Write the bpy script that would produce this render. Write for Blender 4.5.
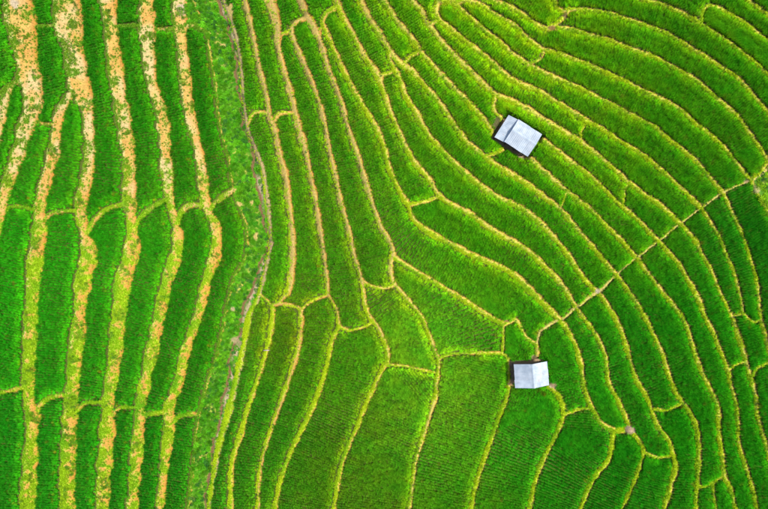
import math, random
import numpy as np
try:
    import bpy
    from mathutils import Vector, Matrix
except ImportError:          # the map part below can be checked without Blender
    bpy = None

# ------------------------------------------------------------------ camera, sky, sun, exposure
PPM = 8.0                    # map units (survey pixels) per metre on the valley floor
CX, CY = 384.0, 254.5        # map point under the drone
CAM_H = 65.0                 # drone height above the gully bed, metres
SUN_AZ, SUN_EL = math.radians(86.0), math.radians(64.0)   # azimuth clockwise from north (+Y)

if bpy:
    for o in list(bpy.data.objects):
        bpy.data.objects.remove(o)
    sc = bpy.context.scene
    col = sc.collection
    cam = bpy.data.cameras.new('camera'); camo = bpy.data.objects.new('camera', cam); col.objects.link(camo)
    camo.location = (0, 0, CAM_H); camo.rotation_euler = (0, 0, 0)
    cam.sensor_width = 36.0; cam.lens = 36.0 * CAM_H / (768 / PPM)
    cam.clip_start = 0.5; cam.clip_end = 3000
    sc.camera = camo
    w = bpy.data.worlds.new('World'); sc.world = w; w.use_nodes = True
    nt = w.node_tree; nt.nodes.clear()
    sky = nt.nodes.new('ShaderNodeTexSky'); sky.sky_type = 'NISHITA'; sky.sun_disc = False
    sky.sun_elevation = SUN_EL; sky.sun_rotation = SUN_AZ; sky.air_density = 1.0; sky.dust_density = 2.0
    bg = nt.nodes.new('ShaderNodeBackground'); bg.inputs['Strength'].default_value = 0.15
    wo = nt.nodes.new('ShaderNodeOutputWorld')
    nt.links.new(sky.outputs[0], bg.inputs[0]); nt.links.new(bg.outputs[0], wo.inputs[0])
    sun = bpy.data.lights.new('sun', 'SUN'); sun.energy = 3.6; sun.angle = math.radians(7.0); sun.color = (1, 0.95, 0.86)
    suno = bpy.data.objects.new('sun', sun); col.objects.link(suno); suno.location = (40, 0, 60)
    sd = Vector((math.sin(SUN_AZ) * math.cos(SUN_EL), math.cos(SUN_AZ) * math.cos(SUN_EL), math.sin(SUN_EL)))
    suno.rotation_euler = sd.to_track_quat('Z', 'Y').to_euler()
    vs = sc.view_settings; vs.view_transform = 'Standard'; vs.look = 'None'; vs.gamma = 1.0
    vs.exposure = 1.45; vs.use_curve_mapping = False

# ------------------------------------------------------------------ the survey: bund lines on the map
# (name, default full width, points (x, y[, width])) in map units
L = []
def ln(name, w, *pts): L.append((name, w, [(p[0], p[1], (p[2] if len(p) > 2 else w)) for p in pts]))

# --- hillside west of the gully: wide dry banks between strips
ln('bankA', 12, (18,0,26),(22,25,26),(26,50,23),(30,75,21),(34,100,17),(29,122,14),(26,128,14),(19,152,13),(12.5,170,11),(6,190,11),(2,207,9),(-1,222,8))
ln('bankZ', 8, (10,89,5),(6,98,7),(2.5,115,8),(-2,135,8))
ln('crossA', 4, (19,81),(13,85),(8,88),(0,94))
ln('bankB', 12, (67,0,24),(69,25,25),(72.5,40,22),(75.5,58,21),(78,75,19),(82,93,17),(87.5,107,13),(89,125,12),(90,152,10),(87.5,177,12),(82,202,12),(82,217,10),(85,234,9),(90,254,13),(84,279,15),(81,304,12),(79,329,12),(76,354,12),(74,381,12),(71,407,12),(70,432,14),(69,457,13),(68,482,13),(68,509,13))
ln('bankAB', 11, (70,96,7),(62,108,8),(58,122,10),(57,130,10),(54,152,11),(47.5,177,10),(41,202,10),(40,220,11),(39.5,237,14),(36.5,254,14),(34,279,12),(32.5,304,12),(31,329,12),(30,354,12),(29,381,11),(30,402,11),(33.5,419,12),(32,444,12),(30.5,469,15),(28,509,13))
ln('bankC', 13, (109,0,15),(111,25,15),(114,50,16),(117,75,14),(120.5,100,14),(125,127,13),(129,152,12),(130,177,12),(130,202,12),(132,220,11),(133,237,12),(132,254,14),(124,279,15),(121,304,14),(118,329,13),(116,354,13),(112,381,11),(108,407,10),(108.5,420,13),(106,457,14),(104,482,13),(103,509,13))
ln('bankD', 11, (147,0,13),(147.5,25,14),(149,50,12),(151,75,12),(155,92,11),(160.5,107,13),(164,125,12),(166,152,10),(168,177,11),(170.5,202,10),(175.5,222,7),(178.5,237,10),(177,254,11),(168,279,11),(162.5,304,10),(157,329,11),(152,354,11),(146,381,10),(140.5,407,9),(140.5,417,11),(138,444,11),(136,469,10),(132.5,509,10))
ln('bankE', 9, (180,0,13),(180,14,14),(180.5,30,11),(183,50,10),(185.5,75,10),(188,100,10),(193,127,9),(199.5,152,8),(203,177,9),(206,202,8),(208.5,212,7),(216.5,227,10),(216,254,10),(207.5,279,9),(202,304,8),(194,329,8),(185,354,10),(179.5,381,9),(169.5,407,9),(170,425,10),(166,457,8),(160.5,509,7))
ln('tierA', 4, (34,120),(45,124),(57,124))
ln('midA', 3, (2,212),(8,208),(14,206.5),(20,206.5),(28,208),(38,211))
ln('midB', 4, (41,222),(50,214),(58,212),(66,211),(80,211))
ln('midC', 4.5, (85,236),(92,224),(99,216),(108,209),(128,203))
ln('midD', 4.5, (132,230),(140,218),(150,209),(162,202),(170,200))
ln('midE', 5, (176,224),(183,210),(192,205),(206,206))
ln('midF', 5, (208,212),(214,204),(220,199),(235,189))
ln('lowZ', 4, (0,393),(10,391),(28,386))
ln('lowA', 4, (34,416),(40,406),(48,399),(62,395),(72,394))
ln('lowB', 4, (72,414),(77,411),(84,404),(92,402),(108,402))
ln('lowC', 4, (109,420),(116,411),(124,407),(140,407))
ln('lowD', 4, (141,418),(150,414),(168,411))
ln('lowE', 4, (171,425),(180,416),(192,414),(199,415))
ln('topA', 3, (35,26),(54,26))
ln('topC', 3, (116,26),(145,26))
ln('topD', 4, (152,29),(176,30))
ln('topE', 6, (182,26),(192,25),(200,28),(208,33))
# edge of the western strips against the weedy gully band
ln('weedEdge', 3, (192,-2),(199,15),(207,35),(211,60),(216,85),(218,110),(221,130),(229,160),(233,187),(238,203),(246,225),(247,250),(243,262),(233,281),(225,316),(217,354),(208,381),(198,420),(194,457),(188,509))
ln('gullyEdge', 5, (223,0),(229,15),(236,38),(241,70),(243,100),(247,127,5),(255,150,6),(263,170,6),(268,210,6),(270,245,6),(267,262,5),(260,292,5),(249,316,6),(244,344,7),(236,381,8),(229,410,8),(219,445,7),(212,482,6),(208,509,6))
# --- east of the gully
ln('r1', 6.5, (245,0,6),(250,20,6),(255,45,6),(260,70,6),(266,92,6),(270,117,6),(275,129,7),(279.5,152,7),(286,177,8),(289,202,7),(292,227,7),(293,254,8),(291,279,8),(288,291,7),(279,303,5))
ln('x1', 4, (247,127),(252,116),(258,112),(268,113))
ln('x2', 4, (273,124),(279,115),(285,113),(293,113))
ln('r2', 6.5, (271,0,12),(274.5,12,10),(278,30,10),(278,42,8),(282,62,7),(289.5,87,7),(294.5,107,8),(299,127,8),(306,152,7),(311,177,6),(316,202,7),(320,227,6),(324,254,6),(327,279,5),(328,295,5))
ln('n1a', 4, (328,295),(314,300),(303,308),(301,311))
ln('n1b', 4, (328,295),(331,299),(337,311),(339,325))
ln('n2', 4, (301,310),(297,307),(287,304),(277,304),(272,306))
ln('n3', 3, (273,307),(266,299),(260,294))
ln('r2b', 5, (301,311,6),(301,331,6),(297,354,6),(288,382,6),(281,402),(274,422),(264,452),(259,482),(258,509))
ln('r1b', 6, (273,307),(272,324),(268,346),(257.5,381),(248,409),(241,434),(233,459),(231,482),(231,509))
ln('r3b', 5.5, (339,325),(332,341),(328,361),(322.5,381),(312,409),(302,429),(291,452),(281,479),(274.5,509))
ln('n4', 3.5, (339,325),(345,329),(352,330),(364,327),(371,323))
ln('r25', 5.5, (308,17),(300,20),(295,24),(292,33),(297,47),(306,67),(314,87),(320,105),(325.5,127),(330,152),(336,177),(341,202),(348,227),(354,254),(361.5,279),(365,304),(370,317),(378,327),(383,338),(387,350),(388,364))
ln('x25', 4, (281,35),(287,33),(293,30))
ln('n5', 3.5, (363,281),(372,286),(384,288),(396,285))
ln('r4b', 5, (388,364),(384,366),(376.5,382),(367,402),(357,427),(344,457),(338,482),(334,509))
ln('n6', 3, (388,364),(398,365),(409,366.5),(422,370),(437,373))
ln('r3', 6, (301,0,7),(307,15,7),(314,27,8),(321,43,7),(328,67),(336,87),(343,107),(348,127),(357,152),(364.5,177),(372,202),(381,227),(389,240),(393,252),(391,264,5),(391.5,276,5),(395,284,5),(409,301,5),(421,316,5),(429,334,5),(435,351,5),(438.5,360,5),(438,371,5),(436,385,4.5),(436,394,4.5),(430,414,4.5),(421,442,4.5),(415,462,4.5),(413,482,4.5),(409,509,4.5))
ln('x35', 4, (318,32),(324,26))
ln('r35', 6, (338,6),(333,9),(327,13),(323,23),(327,33),(334,50),(342,67),(352,87),(364,107),(376,127),(384,146),(389,167),(399,190),(408,205),(411,215),(419,225),(434,235),(454,245),(468,253,7),(481,259,7),(499,266,7),(516,276,7),(531,291,7),(546,306,7),(560,320,7),(569,333),(576,347),(581,366),(583,382),(588,400),(595,414),(601,423),(613,430,7),(621,430,7),(628,429,7))
ln('r4', 6, (336,0,7),(342,15,7),(352,32,7),(364,55,7),(378,75,7),(381,84),(385,95),(391,113),(397,127),(406,147),(416,164),(429,179),(438,194),(451,204),(469,213),(484,224),(499,234),(516,243),(531,253),(546,268),(559,281),(571,299),(577,309),(588,324),(598,339),(605,356),(608,381),(617,399),(626,419),(628,428))
ln('x4', 4, (379,76),(387,74),(395,70))
ln('x4b', 3.5, (409,205),(424,202),(438,197))
ln('fan', 5.5, (393,256),(400,261),(414,270),(444,288),(466,301),(489,316),(503,324))
ln('q1', 3.5, (503,324),(503,340),(502,353))
ln('q2', 4, (503,325),(510,322),(516,320),(521,328),(526,337),(536,344))
ln('q3', 3.5, (439,358),(450,354),(469,353),(490,353),(502,354),(508,358),(509,370),(509,387))
ln('q4', 4, (536,343),(537,352),(535,362),(533,376))
ln('r6b', 4.5, (509,386),(506,398),(494,430),(484,459),(475,487),(471,509))
ln('padline', 4, (509,374),(522,375),(533,376),(541,379),(549,386))
ln('r7b', 5, (549,386),(559,397),(563,414),(556,434),(543,459),(534,484),(529,509))
ln('q5', 3.5, (563,415),(576,410),(592,408))
ln('r5', 7, (360,0),(369,17),(384,41),(391,52),(401,64),(411,70))
ln('r5a', 6, (395,69,6),(401,82),(406,97),(416,112),(423.5,127),(436,144),(456,164),(476,182),(496,196),(521,208),(536,219),(551,234),(567,254),(576,268),(586,281),(597,292),(601,296),(608,307),(618,324),(626,346),(632,369),(637,382),(646,397),(651,410),(658,427),(668,440),(672,452),(675,467),(671,484),(663,509))
ln('r5c', 5, (389,50),(390,60),(394,70))
ln('r5b', 6, (411,69),(424,85),(439,102),(454.5,125),(466,141),(479,152),(489,160),(504,170),(524,182),(544,197),(559,208),(576,228),(588,242),(598,254),(606,264),(616,275),(628,291),(643,314),(653,334),(662,354),(668,374),(671,382),(676,394),(686,407),(695,424),(698,439),(698,462),(696,487),(695,509))
ln('x5', 4, (404,65),(409,58),(418,52))
ln('r6', 6, (383,0),(396,20),(409,35),(421,52),(434,67),(451,85),(466,100),(478,113),(488,125),(494,135),(502,143),(515,150),(528,157),(541,169),(556,182),(576,199),(591,210),(606,226),(618,237),(631,252),(637,259),(648,274),(661,291),(676,309),(686,326),(692,346),(698,364),(706,382),(715,399),(718,412),(718,432),(721,454),(723.5,475),(731,492),(735,509))
ln('x6', 4, (484,156),(494,154),(506,147))
ln('padedge', 4, (505,119),(503,131),(502,143))
ln('x6b', 3, (566,193),(563,201),(560,208))
ln('r6c', 3.5, (723,476),(712,482),(701,486),(696,484))
ln('r6d', 4, (712,482),(713,493),(715,509))
ln('r7', 6.5, (411,0),(421,10),(426,22),(434,31),(444,45),(459,60),(471,72),(484,85),(496,95),(514,102),(531,111),(546,121),(556,127),(576,139),(588,148),(601,158),(613,169),(628,182),(643,194),(661,206),(676,220),(684,228),(696,242),(701,254,5),(711,271,5),(718,289,5),(726,306,5),(732,318,5),(736,331),(742,349),(747,369),(751,382),(755,397,5),(756,414,5),(762,434,5),(770,465,5))
ln('r7p', 6, (495,97,5),(493,107,5),(497,115,5),(506,120,5),(524,130),(541,139),(559,152),(576,166),(591,177),(606,191),(621,206),(636,218),(651,234),(659,242),(666,250),(680,266),(688,281,7),(698,299,7),(703,314),(711,329),(718,346),(727,369),(729,381,5),(735,402,5),(737,422,5),(738,444,5),(745,467,5),(752,489,5),(756,509,5))
ln('x7', 3.5, (728,370),(734,365),(743,362))
ln('x7b', 3, (733,316),(742,313))
ln('x7c', 3.5, (628,182),(624,192),(622,206))
ln('r8', 6, (437,0),(436,10),(439,20),(451,30),(469,44),(489,60),(504,74),(519,84),(539,91),(556,102),(576,114),(586,121),(598,127),(613,137),(631,148),(648,159),(663,172),(678,186),(691,198),(700,208),(713,227,5),(721,242,5),(725,254,4),(732,269,4),(737,286,4),(741,304,4),(743,314,4),(753,322,4),(759,320,4))
ln('x8', 4, (428,26),(440,20))
ln('x8b', 3.5, (580,139),(581,131),(587,122))
ln('r9', 5.5, (437,2),(447,2),(456,5),(469,16),(484,30),(499,42),(514,55),(529,65),(549,75),(576,87),(591,94),(606,102),(623,111),(641,120),(655,127.5),(666,138),(681,149),(696,162),(708,176),(722,193),(732,214,4),(741,234,4),(747.5,254,4),(753,271,4),(757,291,4),(758,311,4),(763,331,4.5),(769,355,4.5))
ln('x9', 3.5, (750,378),(756,368),(769,361))
ln('r10', 5, (455,3),(466,1),(481,5),(496,15),(514,25),(526,37),(539,47),(544,50),(559,54),(576,60),(591,66),(608,74),(626,82),(643,91),(661,99,6),(676,107,6),(688,117,6),(699,127,6),(711,136),(723,147),(733,159),(741,169),(749,180))
ln('x10', 3.5, (544,50),(540,59),(528,65))
ln('r11', 5, (488,0),(509,7),(524,16),(536,25),(546,29),(559,28),(576,31),(593,36),(611,41),(631,49),(648,55),(663,62),(681,72),(698,82),(711,94),(723,104),(736,115),(744,126),(753,139),(763,154),(766,161),(759,173),(750,180))
ln('x11', 4, (546,29),(556,24),(564,17),(569,10))
ln('r12', 4.5, (553,0),(555,7),(561,11),(576,10),(593,11),(611,14),(626,19),(641,24),(658,30),(676,39),(693,50),(708,59),(723,69),(736,77),(748,90),(758,102),(769,115))
ln('r13', 4.5, (643,0),(661,5),(678,12),(693,20),(701,25),(713,32),(728,42),(741,52),(753,62),(769,76))
ln('r14', 4, (701,25),(701,15),(706,7),(716,7),(731,15),(746,24),(769,42))
ln('r15', 4, (746,0),(758,9),(769,17))
# pale footpath climbing across the terraces, and the grassy saddle at its top
ln('path', 3.0, (536,344),(538,336),(541,330),(556,321),(561,320),(576,307),(595,293,5),(600,290,5),(616,275,2.6),(636,258,2.4),(658,241,2.4),(678,225,2.4),(701,208,2.4),(722,193,2.4),(741,184,2.6),(750,180,5),(757,176,6),(769,168,6))
ln('saddle', 4, (750,180),(756,193),(762,204),(769,216))
# lower right corner
ln('s1', 5, (628,429,6),(638,440),(643,451),(638,470,4),(630,490,4),(621,509,4))
ln('s2', 4, (643,451),(650,455),(658,457),(673,456))
ln('s3', 6, (613,430,7),(612,442),(608,460,7),(596,474),(587,490,5),(580,509,5))
ln('s4', 4, (652,408),(666,410),(681,404))

GULLY = [(216,-70),(217,0),(227,25),(232,50),(237,87),(241,120),(250,150),(256,190),(263,220),(265.5,245),(263,256),(252,284),(242,311),(237,336),(229,359),(226,381),(218,419),(213,442),(208,477),(204,509),(198,580)]
MARG = 64
X0, X1, Y0, Y1 = -MARG, 768 + MARG, -MARG, 509 + MARG
STEP = 0.9

def catmull(P, ds=0.45):
    P = np.array(P, float)
    Q = np.vstack([2 * P[0] - P[1], P, 2 * P[-1] - P[-2]])
    out = []
    for i in range(len(P) - 1):
        p0, p1, p2, p3 = Q[i:i + 4]
        n = max(2, int(np.hypot(*(p2 - p1)[:2]) / ds))
        t = (np.arange(n) / n)[:, None]
        out.append(0.5 * ((2 * p1) + (-p0 + p2) * t + (2 * p0 - 5 * p1 + 4 * p2 - p3) * t**2 + (-p0 + 3 * p1 - 3 * p2 + p3) * t**3))
    out.append(P[-1:])
    return np.vstack(out)

def on_edge(p): return p[0] <= 2 or p[0] >= 766 or p[1] <= 2 or p[1] >= 507
rng = np.random.default_rng(7)
SX, SY, SH, SID, STX, STY = [], [], [], [], [], []
line_pts = []
for k, (nm, w0, pts) in enumerate(L):
    pts = list(pts)
    if on_edge(pts[0]) and nm not in ('r9',):
        a, b = np.array(pts[0], float), np.array(pts[min(2, len(pts) - 1)]); d = (a - b)[:2]; d /= np.hypot(*d)
        pts = [(a[0] + d[0] * 330, a[1] + d[1] * 330, a[2]), (a[0] + d[0] * 45, a[1] + d[1] * 45, a[2])] + pts
    if on_edge(pts[-1]):
        a, b = np.array(pts[-1], float), np.array(pts[max(-3, -len(pts))]); d = (a - b)[:2]; d /= np.hypot(*d)
        pts = pts + [(a[0] + d[0] * 45, a[1] + d[1] * 45, a[2]), (a[0] + d[0] * 330, a[1] + d[1] * 330, a[2])]
    c = catmull(pts)
    t = np.gradient(c[:, :2], axis=0); t /= np.maximum(1e-6, np.hypot(t[:, 0], t[:, 1]))[:, None]
    line_pts.append((c, t))
    if not nm.startswith(('bank', 'mid', 'low', 'top', 'weed')):
        c[:, 2] *= 0.94 - 0.20 * np.clip((c[:, 0] - 540) / 60, 0, 1)
    s = np.arange(len(c)) * 0.45                       # uneven hand-built edges
    wob = 1 + 0.28 * np.interp(s, np.arange(0, s[-1] + 12, 6), rng.uniform(-1, 1, len(np.arange(0, s[-1] + 12, 6))))
    SX.append(c[:, 0]); SY.append(c[:, 1]); SH.append(c[:, 2] * 0.5 * wob); SID.append(np.full(len(c), k)); STX.append(t[:, 0]); STY.append(t[:, 1])
SX, SY, SH, SID, STX, STY = map(np.concatenate, (SX, SY, SH, SID, STX, STY))
SID = SID.astype(int)

gx = np.arange(X0, X1 + 1e-6, STEP); gy = np.arange(Y0, Y1 + 1e-6, STEP)
NX, NY = len(gx), len(gy)
PX, PY = np.meshgrid(gx, gy)

def jfa(seed_idx, sx, sy, sh):
    idx = seed_idx.copy()
    def cost(i):
        c = np.hypot(PX - sx[i], PY - sy[i]) - sh[i]
        return np.where(i < 0, 1e9, c)
    best = cost(idx)
    st = 512
    while st >= 1:
        for dy in (-st, 0, st):
            for dx in (-st, 0, st):
                if dx == 0 and dy == 0: continue
                if abs(dy) >= NY or abs(dx) >= NX: continue
                sh_i = np.full_like(idx, -1)
                ys, yd = slice(max(0, dy), NY + min(0, dy)), slice(max(0, -dy), NY + min(0, -dy))
                xs, xd = slice(max(0, dx), NX + min(0, dx)), slice(max(0, -dx), NX + min(0, -dx))
                sh_i[yd, xd] = idx[ys, xs]
                c = cost(sh_i); m = c < best
                idx[m] = sh_i[m]; best[m] = c[m]
        st //= 2
    return idx, best

ci = np.rint((SX - X0) / STEP).astype(int); cj = np.rint((SY - Y0) / STEP).astype(int)
ok = (ci >= 0) & (ci < NX) & (cj >= 0) & (cj < NY)
seed = np.full((NY, NX), -1, np.int32); seed[cj[ok], ci[ok]] = np.nonzero(ok)[0]
NEAR, F = jfa(seed, SX, SY, SH)               # nearest bund sample, distance outside its edge

# ---- connected terraces
free = F > 0.25
parent = []
def find(a):
    while parent[a] != a:
        parent[a] = parent[parent[a]]; a = parent[a]
    return a
lab = np.full((NY, NX), -1, np.int32); prev = []
for j in range(NY):
    row = free[j].astype(np.int8); d = np.diff(np.concatenate([[0], row, [0]]))
    cur = []
    pi = 0
    for a, b in zip(np.nonzero(d == 1)[0], np.nonzero(d == -1)[0]):
        r = len(parent); parent.append(r)
        for (pa, pb, pr) in prev:
            if pa < b and pb > a:
                x, y = find(pr), find(r)
                if x != y: parent[max(x, y)] = min(x, y)
        cur.append((a, b, r)); lab[j, a:b] = r
    prev = cur
roots = np.array([find(i) for i in range(len(parent))])
lab = np.where(lab >= 0, roots[lab], -1)
u, cnt = np.unique(lab[lab >= 0], return_counts=True)
keep = u[cnt * STEP**2 > 140]
remap = np.full(lab.max() + 2, -1); remap[keep] = np.arange(len(keep))
lab = np.where(lab >= 0, remap[lab], -1).astype(np.int32)
NR = len(keep)
def cell(x, y): return (np.clip(np.rint((np.asarray(y) - Y0) / STEP).astype(int), 0, NY - 1), np.clip(np.rint((np.asarray(x) - X0) / STEP).astype(int), 0, NX - 1))
BAND = int(lab[cell(236, 150)])
# nearest terrace for every cell
kk = np.nonzero(lab.ravel() >= 0)[0]
seed2 = np.full(NY * NX, -1, np.int32); seed2[kk] = kk
NLi, _ = jfa(seed2.reshape(NY, NX), PX.ravel(), PY.ravel(), np.zeros(NX * NY))
NLAB = lab.ravel()[NLi]
# terraces on both sides of each bund sample
def side(sgn):
    res = np.full(len(SX), -1)
    for extra in (4.0, 2.6, 1.4):
        x = SX - sgn * STY * (SH + extra); y = SY + sgn * STX * (SH + extra)
        inside = (x > X0) & (x < X1) & (y > Y0) & (y < Y1)
        v = np.where(inside, lab[cell(x, y)], -1); res = np.where(v >= 0, v, res)
    return res
RA, RB = side(+1), side(-1)     # +1: normal (-ty, tx)
gxs = np.interp(SY, [p[1] for p in GULLY], [p[0] for p in GULLY])
west = SX < gxs - 3
g = np.where(west[:, None], np.array([-0.97, -0.25]), np.array([0.83, -0.56]))
low = (SX < 560) & (SY > 300) & ~west
g[low] = (0.97, -0.22)
dot = (-STY * g[:, 0] + STX * g[:, 1])      # towards side A
stp = np.where(west, 0.50, 0.40) * np.clip(1.3 * dot, -1, 1)
nm_of = [l[0] for l in L]
AtA = np.zeros((NR, NR)); Atb = np.zeros(NR)
m = (RA >= 0) & (RB >= 0) & (RA != RB) & (SX > -30) & (SX < 800) & (SY > -30) & (SY < 540)
for a, b, s in zip(RA[m], RB[m], stp[m]):
    if a == BAND: s = -0.35
    elif b == BAND: s = 0.35
    AtA[a, a] += 1; AtA[b, b] += 1; AtA[a, b] -= 1; AtA[b, a] -= 1; Atb[a] += s; Atb[b] -= s
AtA[BAND, BAND] += 1e5; AtA += np.eye(NR) * 1e-3
HR = np.linalg.solve(AtA, Atb)              # level of every terrace, metres
HR[BAND] = 0
seen_ = np.zeros(NR, bool); seen_[RA[m]] = True; seen_[RB[m]] = True
cen_ = np.array([(PX[lab == r].mean(), PY[lab == r].mean()) for r in range(NR)])
for r in np.nonzero(~seen_)[0]:
    d_ = np.hypot(*(cen_ - cen_[r]).T); d_[~seen_] = 1e9; HR[r] = HR[int(np.argmin(d_))]

# ---- ground level on the grid
Z = HR[NLAB].copy()
fixed = (lab >= 0) & (lab != BAND)
gl = catmull([(x, y) for x, y in GULLY]); 
gd = np.full((NY, NX), 1e9); GXC = np.interp(PY, gl[:, 1], gl[:, 0])
wig = 1.2 * np.sin(PY / 7.3) + 0.8 * np.sin(PY / 3.1 + 1)
gd = np.abs(PX - GXC - wig)
chan = (gd < 1.6) & ((lab == BAND) | (NLAB == BAND))
Z[chan] = -0.35
fixed |= chan
fz = Z.copy()
for it in range(260):
    A = Z.copy()
    A[1:-1, 1:-1] = 0.25 * (Z[:-2, 1:-1] + Z[2:, 1:-1] + Z[1:-1, :-2] + Z[1:-1, 2:])
    Z = np.where(fixed, fz, A)
bankm = F <= 0
hw = SH[NEAR]
cross = np.clip((PX - SX[NEAR]) * -STY[NEAR] + (PY - SY[NEAR]) * STX[NEAR], -99, 99)   # + towards side A
prof = np.clip(-F / np.maximum(hw, 0.8), 0, 1)
inband = NLAB == BAND

def vnoise(x, y, s, seed):
    r = np.random.default_rng(seed).random((256, 256))
    x = np.asarray(x) / s + 1000; y = np.asarray(y) / s + 1000
    xi = np.floor(x).astype(int); yi = np.floor(y).astype(int); fx = x - xi; fy = y - yi
    fx = fx * fx * (3 - 2 * fx); fy = fy * fy * (3 - 2 * fy)
    q = lambda a, b: r[b & 255, a & 255]
    return (q(xi, yi) * (1 - fx) + q(xi + 1, yi) * fx) * (1 - fy) + (q(xi, yi + 1) * (1 - fx) + q(xi + 1, yi + 1) * fx) * fy
def fbm(x, y, s, seed, o=3):
    v = 0; a = 1; t = 0
    for i in range(o):
        v = v + a * vnoise(x, y, s / 2**i, seed + i); t += a; a *= 0.55
    return v / t

Z = Z + np.where(bankm, 0.17 * prof**0.7 * np.clip(3.2 / np.maximum(hw, 1.0), 0.35, 1.0), 0)
Z = Z + np.where(bankm | inband, 0.14 * (fbm(PX, PY, 5, 11) - 0.5), 0.03 * (fbm(PX, PY, 6, 12) - 0.5))
# owner of each bank cell: the terrace it holds up
ra, rb = RA[NEAR], RB[NEAR]
ha = np.where(ra >= 0, HR[ra], -99); hb = np.where(rb >= 0, HR[rb], -99)
ha = np.where(ra == BAND, -50, ha); hb = np.where(rb == BAND, -50, hb)
OWN = np.where(ha >= hb, ra, rb); OWN = np.where(OWN < 0, NLAB, OWN)
# smooth level for the survey correction (map drawn from above -> true ground position)
def box(a, r):
    for ax in (0, 1):
        p = np.pad(a, [(r + 1, r) if i == ax else (0, 0) for i in (0, 1)], mode='edge'); c = np.cumsum(p, axis=ax)
        n = a.shape[ax]
        a = (np.take(c, np.arange(n) + 2 * r + 1, axis=ax) - np.take(c, np.arange(n), axis=ax)) / (2 * r + 1)
    return a
ZS = box(box(box(HR[NLAB], 18), 18), 18)
def bil(A, x, y):
    fx = np.clip((np.asarray(x, float) - X0) / STEP, 0, NX - 1.001); fy = np.clip((np.asarray(y, float) - Y0) / STEP, 0, NY - 1.001)
    i = fx.astype(int); j = fy.astype(int); fx -= i; fy -= j
    return (A[j, i] * (1 - fx) + A[j, i + 1] * fx) * (1 - fy) + (A[j + 1, i] * (1 - fx) + A[j + 1, i + 1] * fx) * fy
def W(x, y):
    k = (1 - bil(ZS, x, y) / CAM_H) / PPM
    return (np.asarray(x) - CX) * k, -(np.asarray(y) - CY) * k
SADDLE = int(lab[cell(767, 192)])
TOPW = int(lab[cell(192, 14)])
WILD = {BAND, SADDLE, TOPW}
GZ = lambda x, y: float(bil(Z, x, y))
def ground_world(x, y):
    a, b = W(x, y); return Vector((float(a), float(b), GZ(x, y)))
def unproject(x, y, z):                       # true position of a surveyed point lying at height z
    k = (1 - z / CAM_H) / PPM
    return Vector(((x - CX) * k, -(y - CY) * k, z))
def to_map(v):
    k = (1 - v[2] / CAM_H) / PPM
    return CX + v[0] / k, CY - v[1] / k

# ------------------------------------------------------------------ materials
def new_mat(name):
    m = bpy.data.materials.new(name); m.use_nodes = True; nt = m.node_tree; nt.nodes.clear()
    out = nt.nodes.new('ShaderNodeOutputMaterial'); return m, nt, out
def leaf_mat(name, var=0.38, trans=0.3):
    m, nt, out = new_mat(name); N = nt.nodes.new; K = nt.links.new
    at = N('ShaderNodeAttribute'); at.attribute_type = 'INSTANCER'; at.attribute_name = 'tint'
    oi = N('ShaderNodeObjectInfo')
    hs = N('ShaderNodeHueSaturation')
    mr = N('ShaderNodeMapRange'); mr.inputs[3].default_value = 1 - var; mr.inputs[4].default_value = 1 + var
    K(oi.outputs['Random'], mr.inputs[0]); K(mr.outputs[0], hs.inputs['Value']); K(at.outputs['Color'], hs.inputs['Color'])
    df = N('ShaderNodeBsdfDiffuse'); tr = N('ShaderNodeBsdfTranslucent'); mx = N('ShaderNodeMixShader'); mx.inputs[0].default_value = trans
    K(hs.outputs[0], df.inputs[0]); K(hs.outputs[0], tr.inputs[0]); K(df.outputs[0], mx.inputs[1]); K(tr.outputs[0], mx.inputs[2])
    gl = N('ShaderNodeBsdfGlossy'); gl.inputs['Roughness'].default_value = 0.45; gl.inputs[0].default_value = (1, 1, 1, 1)
    m2 = N('ShaderNodeMixShader'); m2.inputs[0].default_value = 0.003
    K(mx.outputs[0], m2.inputs[1]); K(gl.outputs[0], m2.inputs[2]); K(m2.outputs[0], out.inputs[0])
    return m
def earth_mat(name, bump=0.5):
    m, nt, out = new_mat(name); N = nt.nodes.new; K = nt.links.new
    at = N('ShaderNodeAttribute'); at.attribute_name = 'Col'
    gm = N('ShaderNodeNewGeometry')
    n1 = N('ShaderNodeTexNoise'); n1.inputs['Scale'].default_value = 6.0; n1.inputs['Detail'].default_value = 6
    n2 = N('ShaderNodeTexNoise'); n2.inputs['Scale'].default_value = 22.0; n2.inputs['Detail'].default_value = 4
    K(gm.outputs['Position'], n1.inputs['Vector']); K(gm.outputs['Position'], n2.inputs['Vector'])
    mr = N('ShaderNodeMapRange'); mr.inputs[1].default_value = 0.25; mr.inputs[2].default_value = 0.75; mr.inputs[3].default_value = 0.6; mr.inputs[4].default_value = 1.35
    K(n1.outputs['Fac'], mr.inputs[0])
    hs = N('ShaderNodeHueSaturation'); K(mr.outputs[0], hs.inputs['Value']); K(at.outputs['Color'], hs.inputs['Color'])
    bp = N('ShaderNodeBump'); bp.inputs['Strength'].default_value = bump; bp.inputs['Distance'].default_value = 0.06; K(n2.outputs['Fac'], bp.inputs['Height'])
    b = N('ShaderNodeBsdfPrincipled'); b.inputs['Roughness'].default_value = 0.95; b.inputs['Specular IOR Level'].default_value = 0.15
    K(hs.outputs[0], b.inputs['Base Color']); K(bp.outputs[0], b.inputs['Normal']); K(b.outputs[0], out.inputs[0])
    return m
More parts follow.
